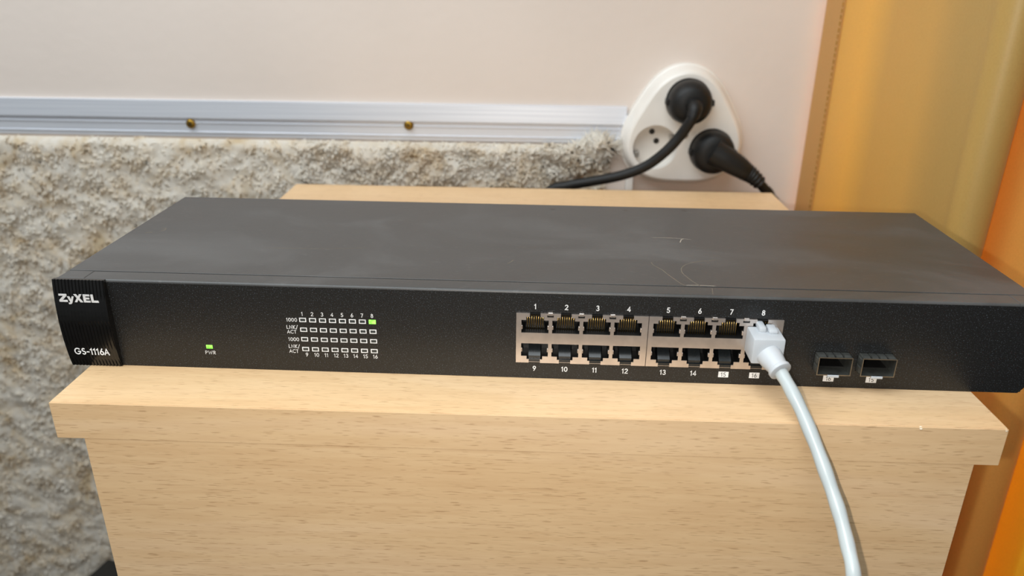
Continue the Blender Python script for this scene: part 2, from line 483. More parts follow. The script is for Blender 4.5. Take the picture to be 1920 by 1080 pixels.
# ribbed glossy end cap
NR = 15
bx0, bx1 = -221.0, -197.0
prof = []                                              # profile in (y, z), bowed outwards
for i in range(19):
    t = i / 18
    prof.append((-1.2 - 2.6 * math.sin(math.pi * min(1, (t * 0.95 + 0.05))) ** 0.8, 44.2 - 44.2 * t))
def ribbed():
    xs, dep = [], []
    step = (bx1 - bx0) / NR
    for k in range(NR):
        a = bx0 + k * step
        xs += [a + 0.02, a + 0.62 * step, a + 0.72 * step, a + 0.92 * step]
        dep += [0, 0, 0.4, 0.4]
    xs.append(bx1); dep.append(0)
    V, Fc = [], []
    n = len(prof); m = len(xs)
    for (y, z), i in zip(prof, range(n)):
        t = i / (n - 1)
        flat = (0.19 < t < 0.5) or (0.76 < t < 0.9)       # smooth fields behind the lettering
        for x, d in zip(xs, dep):
            V.append((x, y + (d * (0.12 if flat else 1.0)), z))
    for i in range(n - 1):
        for j in range(m - 1): Fc.append((i * m + j, i * m + j + 1, (i + 1) * m + j + 1, (i + 1) * m + j))
    k = len(V)                                            # back rim
    for (y, z) in prof: V.append((bx0 + 0.02, 0.0, z)); V.append((bx1, 0.0, z))
    for i in range(n - 1):
        Fc.append((i * m, (i + 1) * m, k + 2 * (i + 1), k + 2 * i))
        Fc.append((i * m + m - 1, (i + 1) * m + m - 1, k + 2 * (i + 1) + 1, k + 2 * i + 1))
    Fc.append(tuple(range(m)) + (k + 1, k))
    Fc.append(tuple((n - 1) * m + j for j in range(m)) + (k + 2 * n - 1, k + 2 * n - 2))
    return V, Fc
cap = part('end_cap', sw, ribbed(), 'gloss', label='glossy black ribbed end cap')
def poly_letters(name, parent, letters, x0, z0, h, mat, y, shear=0.0):
    V, Fc = [], []
    for poly, off in letters:
        vv, ff = prism([(x0 + (px + off + shear * pz) * h, z0 + pz * h) for px, pz in poly], 'y', y, y + 0.25)
        k = len(V); V += vv; Fc += [tuple(i + k for i in q) for q in ff]
    o = link(name, mesh(name, V, Fc, mat), parent); return o
Zp = [(0, 0), (.98, 0), (.98, .24), (.42, .24), (.98, .78), (.98, 1), (.04, 1), (.04, .77), (.55, .77), (0, .24)]
yp = [(.0, .70), (.27, .70), (.42, .28), (.56, .70), (.80, .70), (.50, -.08), (.38, -.24), (.20, -.28), (.06, -.26), (.06, -.08), (.20, -.09), (.27, .0)]
Xp = [(0, 0), (.30, 0), (.50, .32), (.70, 0), (1.02, 0), (.67, .52), (.99, 1), (.69, 1), (.51, .71), (.33, 1), (.02, 1), (.35, .52)]
Ep = [(0, 0), (.80, 0), (.80, .22), (.28, .22), (.28, .40), (.72, .40), (.72, .60), (.28, .60), (.28, .78), (.79, .78), (.79, 1), (0, 1)]
Lp = [(0, 0), (.86, 0), (.80, .24), (.28, .24), (.28, 1), (0, 1)]
o = poly_letters('maker_lettering', cap, [(Zp, 0), (yp, 1.0), (Xp, 1.80), (Ep, 2.92), (Lp, 3.84)], -218.3, 34.0, 3.9, 'silver', -3.75)
o['label'] = 'silver lettering on the end cap'
text('model_lettering', cap, 'GS-1116A', -208.8, 8.6, 3.1, 'white', y=-3.25, bold=0.05, width=16.4, gap=0.14, label='white model lettering on the end cap')

# ---- indicators
def led(parent, x, z, lit):
    r = plate(x - 1.6, x + 1.6, z - 1.05, z + 1.05, [(x - 1.2, x + 1.2, z - 0.68, z + 0.68)], -0.06, 0.02)
    f = part('indicator_light', parent, box(x - 1.2, x + 1.2, -0.05 if not lit else -0.1, 0.4, z - 0.68, z + 0.68), 'ledon' if lit else 'ledoff',
             label='lit green indicator' if lit else None)
    if not lit: part('indicator_outline', f, r, 'white')
    else: part('indicator_outline', f, plate(x - 1.6, x + 1.6, z - 1.05, z + 1.05, [(x - 1.2, x + 1.2, z - 0.68, z + 0.68)], -0.08, 0.02), 'ledon')
for r_, z in enumerate((26.55, 21.6, 16.7, 11.6)):
    for c_ in range(8):
        led(sw, -108.05 + 4.6 * c_, z, r_ == 0 and c_ == 7)
for c_ in range(8):
    text('indicator_number', sw, str(c_ + 1), -108.05 + 4.6 * c_, 29.6, 1.85, 'white', bold=0.0)
    text('indicator_number', sw, str(c_ + 9), -107.7 + 4.6 * c_, 8.75, 1.85, 'white', bold=0.0)
for z in (26.5, 16.55): text('row_lettering', sw, '1000', -113.2, z, 1.75, 'white', width=4.9, bold=0.0)
for z in (22.8, 12.9): text('row_lettering', sw, 'LNK/', -113.3, z, 1.75, 'white', width=5.2, bold=0.0)
for z in (20.4, 10.4): text('row_lettering', sw, 'ACT', -113.7, z, 1.7, 'white', width=4.2, bold=0.0)
part('power_indicator', sw, box(-155.2, -152.2, -0.1, 0.4, 10.4, 12.2), 'ledon', label='lit green power indicator')
text('power_lettering', sw, 'PWR', -153.6, 8.3, 1.7, 'white', width=4.9, bold=0.0)
for i, x in enumerate(PORT_X):
    text('port_number', sw, str(i + 1), x, 36.5, 2.35, 'white', bold=0.03)
    xx = x + (0.1 if i < 6 else -0.1)
    if i < 6: text('port_number', sw, str(i + 9), xx, 5.2, 2.35, 'white', bold=0.03)
    else:
        t = part('number_tag', sw, box(xx - 2.3, xx + 2.3, -0.06, 0.02, 3.55, 6.45), 'white')
        text('port_number', t, str(i + 9), xx, 5.0, 2.0, 'ink', y=-0.09)

# ---- port blocks
PY = -0.8
def jack_holes(x, upper):
    if upper:
        return [(x - 6.15, x + 6.15, 23.7, 30.1), (x - 4.0, x + 4.0, 30.1, 31.6), (x - 2.4, x + 2.4, 31.6, 33.4)]
    return [(x - 6.15, x + 6.15, 11.9, 18.4), (x - 3.6, x + 3.6, 10.3, 11.9), (x - 2.6, x + 2.6, 8.5, 10.3)]
for b in range(2):
    x0, x1 = BX[b]
    xs = PORT_X[4 * b:4 * b + 4]
    hs = sum([jack_holes(x, True) + jack_holes(x, False) for x in xs], [])
    sh = plate(x0, x1, 8.7, 33.3, hs, PY, PY + 0.35)
    extra = [sh, box(x0, x1, PY + 0.35, 14, 8.75, 8.9), box(x0, x0 + 0.15, PY + 0.35, 14, 8.9, 33.1), box(x1 - 0.15, x1, PY + 0.35, 14, 8.9, 33.1)]
    for i in range(5):                                                   # top skin between the latch notches
        a = x0 if i == 0 else xs[i - 1] + 2.4
        c = x1 if i == 4 else xs[i] - 2.4
        extra.append(box(a, c, PY + 0.35, 14, 33.1, 33.3))
    for x in xs:                                                          # side spring bumps
        for s_ in (-1, 1):
            for zc in (26.3, 14.9):
                extra.append(bbox(min(x + s_ * 6.2, x + s_ * 5.65), max(x + s_ * 6.2, x + s_ * 5.65), PY + 0.05, PY + 1.6, zc - 1.0, zc + 1.0, 0.2, 1))
    blk = part('port_block', sw, join(*extra), 'shield', label='nickel port block of eight jacks')
    for i in range(3):
        xm = (xs[i] + xs[i + 1]) / 2 - 0.1
        part('earthing_tab', blk, bbox(xm - 1.1, xm + 1.1, PY - 0.35, PY + 0.6, 32.6, 34.0, 0.15, 1), 'shield')
        part('tab_slot', blk, box(xm - 1.5, xm + 1.5, PY - 0.06, PY + 0.1, 31.7, 32.7), 'dark')
    for x in xs:
        # upper jack: open plastic well with eight slanted contacts
        def well(z0, z1, zl0, zl1, mid):
            hw = 6.2
            return join(box(x - hw - 0.4, x - hw, PY + 0.4, 13.5, z0, z1), box(x + hw, x + hw + 0.4, PY + 0.4, 13.5, z0, z1),
                        box(x - hw - 0.4, x + hw + 0.4, 13.2, 13.7, z0 - 0.3, z1 + 0.3), box(x - hw - 0.4, x + hw + 0.4, PY + 0.4, 13.5, z0 - 0.3, z0),
                        box(x - hw - 0.4, x + hw + 0.4, PY + 0.4, 13.5, z1, z1 + 0.3))
        part('jack_well', blk, well(23.5, 32.9, 0, 0, 0), 'dark')
        pins = []
        for k in range(8):
            px = x - 3.6 + k * 1.02
            pins.append(tube([(px, 9.0, 31.6), (px, 4.2, 30.9), (px, 3.2, 29.9), (px, 2.4, 24.0)], 0.25, 6))
        part('contact_pins', blk, join(*pins), 'gold', True)
        part('contact_comb', blk, box(x - 4.2, x + 4.2, 4.6, 12, 23.9, 30.4), 'dark')
        part('jack_well', blk, well(9.0, 18.5, 0, 0, 0), 'dark')
        lw = part('latch_carrier', blk, join(prism([(0.4, 10.2), (0.4, 11.6), (4.5, 15.4), (11, 17.5), (11, 10.2)], 'x', x - 2.75, x + 2.75),
                                             box(x - 2.6, x + 2.6, -0.3, 1.4, 9.0, 10.1)), 'smoke')

# ---- module cages
for ci, (a, b) in enumerate(SFPX):
    num = ('16', '15')[ci]
    e = -5.5; z0, z1 = 9.3, 18.0
    sk = [box(a, b, e, 40, z1 - 0.25, z1), box(a, b, e, 40, z0, z0 + 0.25), box(a, a + 0.25, e, 40, z0 + .25, z1 - .25), box(b - 0.25, b, e, 40, z0 + .25, z1 - .25)]
    cg = part('module_cage', sw, join(*sk), 'cage', label='dull metal module cage numbered ' + num)
    part('cage_lining', cg, join(box(a + 0.4, b - 0.4, 30, 30.4, z0 + .3, z1 - .3), box(a + 0.3, b - 0.3, 2, 30, z0 + 0.26, z0 + 0.6)), 'dark')
    for k in range(4):                                                    # bowed spring fingers on top, slots between them
        xc = a + 1.9 + k * 3.6
        part('spring_finger', cg, prism([(-5.3, z1 - 0.02), (-5.3, z1 + 0.12), (-3.6, z1 + 0.5), (-1.8, z1 + 0.45), (-0.1, z1 + 0.1), (-0.1, z1 - 0.02)], 'x', xc - 1.35, xc + 1.35), 'cage')
        if k < 3: part('finger_slot', cg, box(xc + 1.5, xc + 2.1, -5.0, -0.1, z1 - 0.05, z1 + 0.04), 'dark')
    for k in range(2):
        zc = z0 + 2.3 + k * 4.1
        part('spring_finger', cg, prism([(a + 0.02, -5.3), (a - 0.12, -5.3), (a - 0.55, -3.6), (a - 0.5, -1.8), (a - 0.1, -0.1), (a + 0.02, -0.1)], 'z', zc - 1.3, zc + 1.3), 'cage')
    rim = plate(a - 0.12, b + 0.12, z0 - 0.12, z1 + 0.12, [(a + 0.25, b - 0.25, z0 + 0.25, z1 - 0.25)], e - 0.15, e + 0.05)
    part('cage_rim', cg, rim, 'rim')
    part('latch_tab', cg, bbox((a + b) / 2 - 2.6, (a + b) / 2 + 2.4, e - 0.7, e + 0.6, z0 - 0.9, z0 + 0.25, 0.15, 1), 'boot')
    tx = (132.7, 151.9)[ci]
    t = part('number_tag', sw, box(tx - 2.4, tx + 2.4, -0.06, 0.02, 3.1, 6.6), 'white')
    text('port_number', t, num, tx, 4.6, 2.0, 'ink', y=-0.09)

# ---- wear on the lid
def stroke(name, pts, wd, mat, label):
    P = smooth_path([(x, y, SWH + 0.02) for x, y in pts], 6)
    V, Fc = [], []
    for i, p in enumerate(P):
        t = (P[min(i + 1, len(P) - 1)] - P[max(i - 1, 0)]).normalized(); nn = Vector((-t.y, t.x, 0)) * wd / 2
        if i in (0, len(P) - 1): nn *= 0.3
        V += [tuple(p + nn), tuple(p - nn)]
        if i: Fc.append((2 * i - 2, 2 * i - 1, 2 * i + 1, 2 * i))
    return part(name, lid, (V, Fc), mat, label=label)
stroke('pencil_mark', [(-205.9, 73.2), (-203.6, 73.4), (-203.0, 70.8), (-204.0, 69.0)], 0.55, 'faint', 'faint hand-drawn stroke on the lid')
stroke('pencil_mark', [(-211.2, 65.4), (-209.2, 66.4), (-207.6, 66.2)], 0.55, 'faint', 'faint hand-drawn stroke on the lid')
stroke('scratch', [(72.6, 70.5), (74.0, 75.2), (75.4, 76.6)], 0.5, 'scratch', 'pale scratch on the lid')
stroke('scratch', [(58.0, 77.6), (68.0, 77.6), (75.4, 76.8), (79.3, 75.6)], 0.35, 'scratch', 'pale scratch on the lid')
stroke('scratch', [(54.0, 40.0), (54.6, 36.0), (58.0, 30.0), (60.0, 24.0), (64.0, 14.0), (66, 10.5)], 0.4, 'faint', 'faint curved scratch on the lid')
stroke('scratch', [(88.0, 46.0), (76.0, 42.0), (69.0, 36.0), (67.0, 28.0), (69.5, 18.0), (73.0, 10.6)], 0.4, 'faint', 'faint curved scratch on the lid')
stroke('scratch', [(66.0, 11.4), (72.0, 11.8), (80.0, 11.4)], 0.45, 'scratch', 'pale scratch on the lid')
stroke('scratch', [(77.6, 8.8), (77.0, 5.0), (76.6, 1.8)], 0.25, 'faint', 'pale scratch on the lid')
stroke('scratch', [(-16.0, 33.0), (-14.2, 36.0), (-13.4, 38.5)], 0.4, 'faint', 'faint scratch on the lid')
stroke('scratch', [(-140.0, 47.0), (-112.0, 47.6), (-88.0, 50.6)], 0.3, 'faint', 'faint scratch on the lid')
for x, y in ((6, 126), (49, 127), (84, 128.5)):
    part('dimple', lid, lathe([(0.0, 1.6), (0.03, 1.2)], (x, y, SWH), 12, (0, 0, 1)), 'dark')

# ================================================================== network cable
cc = (319.8, -8, -16.0)
nc = thing('network_cable', 319.8, -14, -20, 'white network cable plugged into port eight and hanging over the cabinet edge', 'cable', 0)
def loc(p): return (p[0] - 319.8, p[1] + 14, p[2] + 20)
px = 99.3
def swp(x, y, z):       # switch-local mm -> world mm -> cable-local mm
    c_, s_ = math.cos(PHI), math.sin(PHI)
    return loc((220.5 + x * c_ - y * s_, x * s_ + y * c_, z - 44))
def tr(vf): return [swp(*v) for v in vf[0]], vf[1]
plug = part('plug_body', nc, tr(bbox(px - 6.7, px + 6.9, -14.2, -1.0, 18.4, 30.3, 0.7, 2)), 'boot', True, 40)
part('plug_nose', plug, tr(bbox(px - 5.8, px + 5.8, -1.2, 8.0, 23.9, 30.0, 0.3, 1)), 'smoke')
part('latch_lug', plug, tr(bbox(px - 2.9, px + 0.2, -7.2, 0.6, 30.0, 32.6, 0.7, 2)), 'boot', True, 40)
part('latch_lug', plug, tr(bbox(px + 1.0, px + 5.0, -8.6, -1.4, 30.0, 32.0, 0.8, 2)), 'boot', True, 40)
c0 = Vector(swp(px + 0.6, -13.4, 22.6))
cord_px = [(1462, 694, -22.0), (1478, 722, -26.5), (1503, 771, -34), (1530, 836, -43), (1555, 905, -52), (1575, 966, -60), (1590, 1026, -68), (1601, 1085, -76)]
cord = [Vector(loc(ray_at(*q))) for q in cord_px]
d0 = (cord[0] - c0)
part('strain_relief', nc, tube([c0 - d0 * 0.05, c0 + d0 * 0.3, c0 + d0 * 0.75, c0 + d0 * 0.95], [5.4, 5.2, 4.4, 4.3], 24), 'boot', True, 50)
part('collar_ring', nc, tube([c0 + d0 * 0.88, c0 + d0 * 0.92, c0 + d0 * 1.08, c0 + d0 * 1.12], [4.4, 4.9, 4.9, 4.4], 24), 'boot', True, 50)
tail = [cord[-1] + Vector((2, -6, -24)), cord[-1] + Vector((2, -6, -70)), cord[-1] + Vector((0, 0, -150)), cord[-1] + Vector((-2, -4, -300)), Vector(loc((318, -120, FLOOR + 40))), Vector(loc((330, -150, FLOOR + 4))), Vector(loc((400, -190, FLOOR + 3)))]
pth = smooth_path([c0 + d0 * 0.8] + cord[1:] + tail, 8)
part('cord', nc, tube(pth, [2.85 + 0.12 * math.sin(i * 0.7) for i in range(len(pth))], 20), 'cable', True)

# ================================================================== aluminium strip screwed along the carpet's top
st = thing('aluminium_strip', 0, WALLY, -15, 'silver aluminium edging strip with two brass screws running along the wall', 'edging strip')
def strip_prof():      # (y, z) from the wall outwards, z up; local origin at the wall, 15 mm below zero
    p = [(0, 33.2), (-2.0, 33.2), (-3.2, 32.6), (-4.4, 18.4), (-4.4, 17.2), (-2.2, 16.4), (-2.2, 13.6), (-3.0, 13.2), (-3.0, 12.4), (-2.2, 12.0),
         (-2.2, 5.0), (-3.0, 4.6), (-3.0, 3.8), (-2.2, 3.4), (-2.0, 0.0), (0, 0)]
    return p
part('profile', st, prism(strip_prof(), 'x', -900, 296), 'alu')
for u, v in ((357, 232), (766, 235)):
    x, y, z = ray_at(u, v, WALLY - 4)
    s_ = part('screw', st, lathe([(2.0, 3.7), (3.4, 4.4), (4.4, 4.0), (5.2, 2.6), (5.3, 1.4)], (x, 0, z + 15), 20), 'brass', True, 40, label='small brass screw')
    part('screw_slot', s_, join(box(x - 1.7, x + 1.7, -5.5, -5.1, z + 14.7, z + 15.3), box(x - 0.3, x + 0.3, -5.5, -5.1, z + 13.3, z + 16.7)), 'dark')

# ================================================================== shag carpet on the wall
CX0, CX1, CZ0, CZ1 = -620.0, 281.0, FLOOR + 2, -15.5
cp = thing('shag_carpet', -150, WALLY, FLOOR, 'cream long-pile shag carpet hung on the wall below the aluminium strip', 'carpet')
def cl(x, y, z): return (x + 150, y - WALLY, z - FLOOR)
part('backing', cp, bbox(CX0 + 150, CX1 - 4 + 150, -4.5, -1.0, CZ0 - FLOOR, CZ1 - 5 - FLOOR, 0.8, 1), 'backing')
def lumps(x, z):
    a = np.sin(x / 7.3 + 1.6 * np.sin(z / 11.0)) * np.cos(z / 6.1 + 1.9 * np.sin(x / 12.7 + 1.0))
    b = np.sin(x / 17.0 + 2.1 * np.sin(z / 23.0 + 0.7)) * np.cos(z / 15.0 + 1.3 * np.sin(x / 29.0))
    c = np.sin(x / 3.1 + 2.0 * np.sin(z / 4.3)) * np.cos(z / 2.9 + 1.7 * np.sin(x / 5.2))
    return 10.0 + 1.5 * a + 1.2 * b + 0.9 * c
def fleece():
    st_ = 2.6
    xs = np.arange(CX0 + 2, CX1 - 3, st_); zs = np.arange(CZ0 + 1, CZ1 - 0.3, st_)
    X, Z = np.meshgrid(xs, zs)
    D = lumps(X, Z)
    edge = np.minimum.reduce([np.clip((CX1 - 3 - X) / 8, 0, 1), np.clip((CZ1 - 1 - Z) / 6, 0, 1), np.ones_like(X)])
    D = 4.6 + (D - 4.6) * np.sqrt(edge)
    V = np.stack([X + 150, -D, Z - FLOOR], 2).reshape(-1, 3)
    nx, nz = len(xs), len(zs)
    A = (np.arange(nz - 1)[:, None] * nx + np.arange(nx - 1)[None]).ravel()
    Fs = np.stack([A, A + 1, A + nx + 1, A + nx], 1)
    me = bpy.data.meshes.new('fleece')
    me.vertices.add(len(V)); me.vertices.foreach_set('co', (V * MM).ravel())
    me.loops.add(len(Fs) * 4); me.loops.foreach_set('vertex_index', Fs.ravel().astype(np.int32))
    me.polygons.add(len(Fs)); me.polygons.foreach_set('loop_start', np.arange(0, len(Fs) * 4, 4, dtype=np.int32))
    me.update(calc_edges=True); me.polygons.foreach_set('use_smooth', [True] * len(Fs))
    me.materials.append(MT['pile'])
    link('fleece', me, cp)
fleece()
def pile():
    def scatter(n, x0, x1, z0, z1): return np.stack([rng.uniform(x0, x1, n), rng.uniform(z0, z1, n)], 1)
    P = np.concatenate([scatter(15000, CX0, 40, CZ0, CZ1), scatter(7000, 0, CX1, -75, CZ1), scatter(6000, -330, 60, -420, CZ1),
                        scatter(2600, 40, CX1, CZ0, -75), scatter(3200, 225, CX1 + 3, -45, CZ1 - 1)])
    n = len(P); x, z = P[:, 0], P[:, 1]
    def field(sx, sz, ph): return np.sin(x / sx + 1.7 * np.sin(z / sz + ph)) * np.cos(z / sz * 0.9 + 1.3 * np.sin(x / sx * 0.7 - ph))
    fx = field(19, 15, 0.3) + 0.7 * field(8, 9, 2.1) + rng.normal(0, 0.5, n)
    fz = field(16, 21, 1.9) + 0.7 * field(9, 7, 4.4) - 0.45 + rng.normal(0, 0.5, n)
    lump = 0.5 + 0.5 * field(13, 11, 0.9)
    L = rng.uniform(4.5, 8, n) * (0.75 + 0.5 * lump)
    out = 0.30 + 0.2 * lump
    corner = np.exp(-((x - 268) / 22) ** 2) * np.exp(-((z + 20) / 16) ** 2)
    fz = fz + 2.6 * corner; L = L * (1 + 1.3 * corner); out = out + 0.5 * corner
    edge = (z > CZ1 - 6) & (x < 225)
    fz = np.where(edge, np.minimum(fz, -0.3), fz)
    d = np.stack([fx * 0.7, -out, fz * 0.7], 1); d /= np.linalg.norm(d, axis=1)[:, None]
    d2 = np.stack([fx * 0.9 + rng.normal(0, .5, n), -0.12 * np.ones(n), fz * 0.9 - 0.5 + rng.normal(0, .5, n)], 1); d2 /= np.linalg.norm(d2, axis=1)[:, None]
    base = np.stack([x, WALLY - lumps(x, z) + 1.5, z], 1)
    base[:, 1] += 4.0 * ((z > CZ1 - 4) | (x > CX1 - 6))
    p1 = base + d * (L * 0.62)[:, None]; p2 = p1 + d2 * (L * 0.5)[:, None]
    
    base[:, 1] = np.minimum(base[:, 1], WALLY - 1.5)
    p1[:, 1] = np.minimum(p1[:, 1], WALLY - 2.5); p2[:, 1] = np.minimum(p2[:, 1], WALLY - 2.5)
    p1[:, 2] = np.maximum(p1[:, 2], FLOOR + 3); p2[:, 2] = np.maximum(p2[:, 2], FLOOR + 2)
    u = np.cross(d, rng.normal(0, 1, (n, 3))); u /= np.linalg.norm(u, axis=1)[:, None]; w_ = np.cross(d, u)
    r = rng.uniform(0.8, 1.4, n)[:, None]
    base[:, 1] = np.minimum(base[:, 1], WALLY - 3.0)
    V = np.empty((n, 7, 3))
    for k in range(3):
        a = 2 * math.pi * k / 3; e_ = math.cos(a) * u + math.sin(a) * w_
        V[:, k] = base + e_ * r * 0.8; V[:, 3 + k] = p1 + e_ * r
    V[:, 6] = p2
    T = np.array([(0, 1, 4), (0, 4, 3), (1, 2, 5), (1, 5, 4), (2, 0, 3), (2, 3, 5), (3, 4, 6), (4, 5, 6), (5, 3, 6)])
    Fs = (np.arange(n)[:, None, None] * 7 + T[None]).reshape(-1, 3)
    V = V.reshape(-1, 3) - np.array([-150, WALLY, FLOOR])
    me = bpy.data.meshes.new('pile')
    me.vertices.add(len(V)); me.vertices.foreach_set('co', (V * MM).ravel())
    me.loops.add(len(Fs) * 3); me.loops.foreach_set('vertex_index', Fs.ravel().astype(np.int32))
    me.polygons.add(len(Fs)); me.polygons.foreach_set('loop_start', np.arange(0, len(Fs) * 3, 3, dtype=np.int32))
    me.update(calc_edges=True)
    me.polygons.foreach_set('use_smooth', [True] * len(Fs))
    me.materials.append(MT['pile'])
    o = link('pile', me, cp); o['kind'] = 'stuff'
pile()

# ================================================================== triple wall socket
SX, SZ = 345.2, -0.6
FACE = 362.0
so = thing('wall_socket', SX, WALLY, SZ, 'white rounded triangular triple socket screwed to the wall', 'socket')
def outline(k, n=96, add=0.0):
    return [((47 + 4.6 * math.cos(3 * (t - math.pi / 2)) + add) * k * math.cos(t), (47 + 4.6 * math.cos(3 * (t - math.pi / 2)) + add) * k * math.sin(t)) for t in np.linspace(0, 2 * math.pi, n, endpoint=False)]
fy = FACE - WALLY
WELLS = [(0.4, 27.8), (-24.8, -12.6), (24.3, -14.6)]
def sock_body():
    rings = [(0.0, 6.0), (-9.0, 6.0), (-10.0, 4.6), (-18.0, 2.6), (fy + 2.2, 1.2), (fy + 0.7, 0.2), (fy, -1.6)]
    V, Fc = [], []; n = 96
    for y, add in rings: V += [(a, y, b) for a, b in outline(1.0, n, add)]
    for i in range(len(rings) - 1):
        for k in range(n): Fc.append((i * n + k, i * n + (k + 1) % n, (i + 1) * n + (k + 1) % n, (i + 1) * n + k))
    outer = outline(1.0, n, -1.6)
    circ = [[(cx + 19.4 * math.cos(t), cz + 19.4 * math.sin(t)) for t in np.linspace(0, 2 * math.pi, 40, endpoint=False)] for cx, cz in WELLS]
    loops = [[Vector((a, b, 0)) for a, b in outer]] + [[Vector((a, b, 0)) for a, b in c] for c in circ]
    flat = [p for l in loops for p in l]
    k0 = len(V); V += [(p.x, fy, p.y) for p in flat]
    Fc += [tuple(i + k0 for i in t) for t in tessellate_polygon(loops)]
    for c in circ:
        k = len(V)
        V += [(a, fy, b) for a, b in c] + [(a, fy + 13, b) for a, b in c]
        for i in range(40): Fc.append((k + i, k + (i + 1) % 40, k + 40 + (i + 1) % 40, k + 40 + i))
        Fc.append(tuple(k + 40 + i for i in range(40)))
    return V, Fc
body = part('socket_body', so, sock_body(), 'socket', True, 40)
# the free outlet: pin holes, earth clips, guide ribs
wx, wz = WELLS[1]
ang = math.radians(118)
for s_ in (-1, 1):
    hx, hz = wx + 0.3 + s_ * 4.7 * math.cos(ang), wz + 7.2 + s_ * 4.7 * math.sin(ang)
    part('pin_hole', so, lathe([(-0.1, 2.6), (0.35, 2.5)], (hx, fy + 13, hz), 16), 'dark', True, 40)
for t in (math.radians(205), math.radians(25)):
    part('earth_clip', so, bbox(wx + 17 * math.cos(t) - 2.2, wx + 17 * math.cos(t) + 2.2, fy + 1.5, fy + 12, wz + 17 * math.sin(t) - 2.4, wz + 17 * math.sin(t) + 2.4, 0.4, 1), 'steel', label='small metal earth clip')
sc_ = part('cover_screw', so, lathe([(-0.5, 2.9), (0.5, 2.8), (0.9, 1.8)], (0.2, fy, -1.6), 18), 'steel', True, 40)
part('screw_slot', sc_, box(-1.6, 2.0, fy - 1.05, fy - 0.85, -2.0, -1.3), 'dark')

# small conduit running down the wall under the socket
co_ = link('cable_conduit', mesh('cable_conduit', *(lambda v: ([(a, b, c) for a, b, c in v[0]], v[1]))(bbox(-3.5, 3.5, -9, 0, 0, -42 - FLOOR, 1.2, 2)), 'socket'))
co_.location = W(302, WALLY, FLOOR)
tag(co_, 'narrow white conduit running down the wall below the socket', 'conduit')

# ================================================================== power leads
def grips(cx, cz, y0, y1, r, n=3):
    out = []
    for a in (0, math.pi):
        out.append(bbox(cx + (r - 0.6) * math.cos(a) - 1.6, cx + (r - 0.6) * math.cos(a) + 1.6, y0, y1, cz - 2.6, cz + 2.6, 0.6, 1))
    return join(*out)
def lead(name, well, label):
    t = thing(name, SX + well[0], FACE, SZ + well[1], label, 'power lead')
    t['group'] = 'mains leads in the wall socket'
    return t, (SX + well[0], FACE, SZ + well[1])
t1, o1 = lead('power_lead', WELLS[0], 'round black mains plug in the upper outlet with its cord sagging to the left')
def L1(p): return (p[0] - o1[0], p[1] - o1[1], p[2] - o1[2])
pb = part('plug_body', t1, join(lathe([(-12, 17.6), (0.5, 17.8), (1.5, 18.6), (9, 18.6), (15, 17.6), (19, 15.2), (21.5, 12.0), (22.2, 7)], (0, 0, 0), 40)), 'plug', True, 35)
part('grip_rib', pb, grips(0, 0, -11, -1.5, 19.3), 'plug', True, 35)
a1 = Vector((1.0, -21, -1.0))
p1 = [(1.0, -20, -0.5), (1.0, -27, -2.0), (-1.0, -30, -9)]
ctrl = [(1275, 255, 336), (1246, 286, 338), (1210, 312, 342), (1165, 329, 346), (1110, 340, 351), (1065, 348, 355), (1025, 362, 358)]
cp1 = [Vector(p) for p in p1] + [Vector(L1(ray_at(*c))) for c in ctrl]
last = cp1[-1]
cp1 += [last + Vector((-30, 2, -40)), last + Vector((-45, 2, -200)), last + Vector((-40, 0, -380))]
part('strain_relief', t1, tube(smooth_path(p1, 6), [7.2 - 2.2 * i / 12 for i in range(13)], 18), 'plug', True, 50)
part('cord', t1, tube(smooth_path(cp1, 8), 4.4, 16), 'plug', True)

t2, o2 = lead('power_lead', WELLS[2], 'angled black mains plug in the right-hand outlet with its cord dropping behind the cabinet')
def L2(p): return (p[0] - o2[0], p[1] - o2[1], p[2] - o2[2])
part('plug_body', t2, lathe([(-12, 17.6), (0.5, 17.8), (1.5, 18.6), (10, 18.4), (15, 17.2), (18, 14.5), (19.5, 9)], (0, 0, 0), 40), 'plug', True, 35)
part('grip_rib', t2, grips(0, 0, -11, -1.5, 19.3), 'plug', True, 35)
q = [(1338, 285, 345), (1362, 299, 342), (1385, 313, 341), (1398, 322, 342)]
q2 = [(1398, 322, 342), (1410, 330, 342.5), (1425, 344, 343.5)]
q3 = [(1420, 339, 343), (1432, 353, 345), (1444, 368, 347)]
part('plug_neck', t2, tube(smooth_path([L2(ray_at(*c)) for c in q], 6), [11.5 - 3.6 * (i / 18) for i in range(19)], 20), 'plug', True, 50)
srp = smooth_path([L2(ray_at(*c)) for c in q2], 8)
part('strain_relief', t2, tube(srp, [7.6 - 2.0 * i / 16 + (0.6 if i % 3 == 0 else -0.3) for i in range(17)], 18), 'plug', True, 30)
e2 = [Vector(L2(ray_at(*c))) for c in q3]
e2 += [e2[-1] + Vector((8, 2, -25)), e2[-1] + Vector((4, 0, -150)), e2[-1] + Vector((-10, -2, -400))]
part('cord', t2, tube(smooth_path(e2, 8), 4.2, 16), 'plug', True)

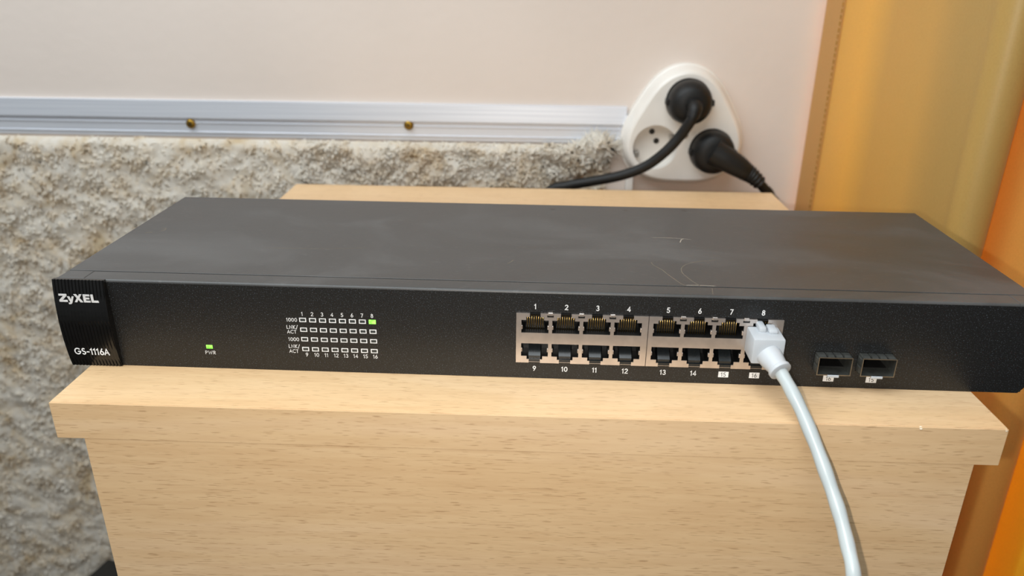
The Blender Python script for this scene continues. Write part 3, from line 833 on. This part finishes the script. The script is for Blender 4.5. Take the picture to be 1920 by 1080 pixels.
# ================================================================== curtain
cu = thing('curtain', 500, 250, FLOOR, 'yellow-orange fabric curtain hanging in deep folds at the right edge', 'curtain')
CT0, CT1 = FLOOR + 12, 900.0
plan_hem = [(455.6, 377.5), (459.5, 368), (463.6, 358.5)]
def turn(cx, cy, r, h0, h1, n=7):
    return [(cx + r * math.sin(h), cy - r * math.cos(h)) for h in np.radians(np.linspace(h0, h1, n))]
plan = [(463.6, 358.5), (467, 335), (471.5, 305), (478, 270), (485, 230), (488, 209), (489.8, 196), (490.6, 189.5)] + turn(503.8, 186.8, 13, -80, 85, 9)
plan += [(518.6, 215), (519.6, 243), (522, 254), (524.6, 243), (527, 215), (530, 182), (531.4, 166), (532.1, 158)] + turn(545.5, 153.7, 13, -82, 85, 8)
plan += [(560.5, 185), (562.5, 212), (565.5, 222), (569, 210), (571, 180)] + turn(590, 148, 17, -80, 85, 7)
plan += [(609, 180), (613, 205), (620, 212), (627, 200), (630, 170)] + turn(650, 150, 18, -80, 80, 7) + [(672, 185), (684, 208), (700, 190), (716, 160)] + [(716 + 11 * k, 175 + 38 * math.sin(k * 0.95 - 0.4)) for k in range(1, 40)]
def cloth(path, th, z0=CT0, z1=CT1, nz=30, sway=True, off=0.0):
    P = smooth_path([(a, b, 0) for a, b in path], 5)
    n = len(P); V, Fc = [], []
    N = []
    for i in range(n):
        t = (P[min(i + 1, n - 1)] - P[max(i - 1, 0)]).normalized(); N.append(Vector((-t.y, t.x, 0)))
    arcl = [0.0]
    for i in range(1, n): arcl.append(arcl[-1] + (P[i] - P[i - 1]).length)
    zs = np.linspace(z0, z1, nz)
    for side in (0, 1):
        for z in zs:
            for i in range(n):
                p = P[i] + N[i] * (off + (th if side else 0.0))
                d = 0.0
                if sway: d = 1.6 * math.sin(z / 160.0 + arcl[i] / 55.0) * min(1.0, arcl[i] / 70.0)
                q_ = p + N[i] * d
                V.append((q_.x - 500, q_.y - 250, z - FLOOR))
    m = n * nz
    for j in range(nz - 1):
        for i in range(n - 1):
            a = j * n + i
            Fc.append((a, a + 1, a + n + 1, a + n)); Fc.append((m + a, m + a + n, m + a + n + 1, m + a + 1))
        for i in (0, n - 1):
            a = j * n + i; Fc.append((a, a + n, m + a + n, m + a))
    for j in (0, nz - 1):
        for i in range(n - 1):
            a = j * n + i; Fc.append((a, m + a, m + a + 1, a + 1))
    return V, Fc
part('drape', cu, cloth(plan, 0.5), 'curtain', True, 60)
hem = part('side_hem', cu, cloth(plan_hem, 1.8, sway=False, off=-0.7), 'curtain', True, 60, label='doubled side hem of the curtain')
# stitches along the hem
hx, hy = 463.6, 358.5
sv = []
dirn = Vector((plan_hem[2][0] - plan_hem[1][0], plan_hem[2][1] - plan_hem[1][1], 0)).normalized(); nrm = Vector((dirn.y, -dirn.x, 0))
for side in (-1, 1):
    c = Vector((hx, hy, 0)) - dirn * 1.6 + nrm * (side * 1.3 if side > 0 else -1.6)
    for k in range(int((420 - -140) / 5)):
        z = -140 + 5 * k
        sv.append(box(c.x - 500 - 0.35, c.x - 500 + 0.35, c.y - 250 - 0.35, c.y - 250 + 0.35, z - FLOOR, z + 3.2 - FLOOR))
o = part('hem_stitching', hem, join(*sv), 'thread'); o['kind'] = 'stuff'

# ================================================================== black box on the floor, left of the cabinet
bb = thing('storage_box', -311, 192, FLOOR, 'black storage box standing on the floor left of the beech cabinet', 'box', -0.25)
part('box_body', bb, bbox(2, 198, 2, 177, 0, 44, 2, 2), 'blackbox', True, 40)
part('box_lid', bb, bbox(0, 200, 0, 179, 44.4, 60, 2.5, 3), 'blackbox', True, 40)
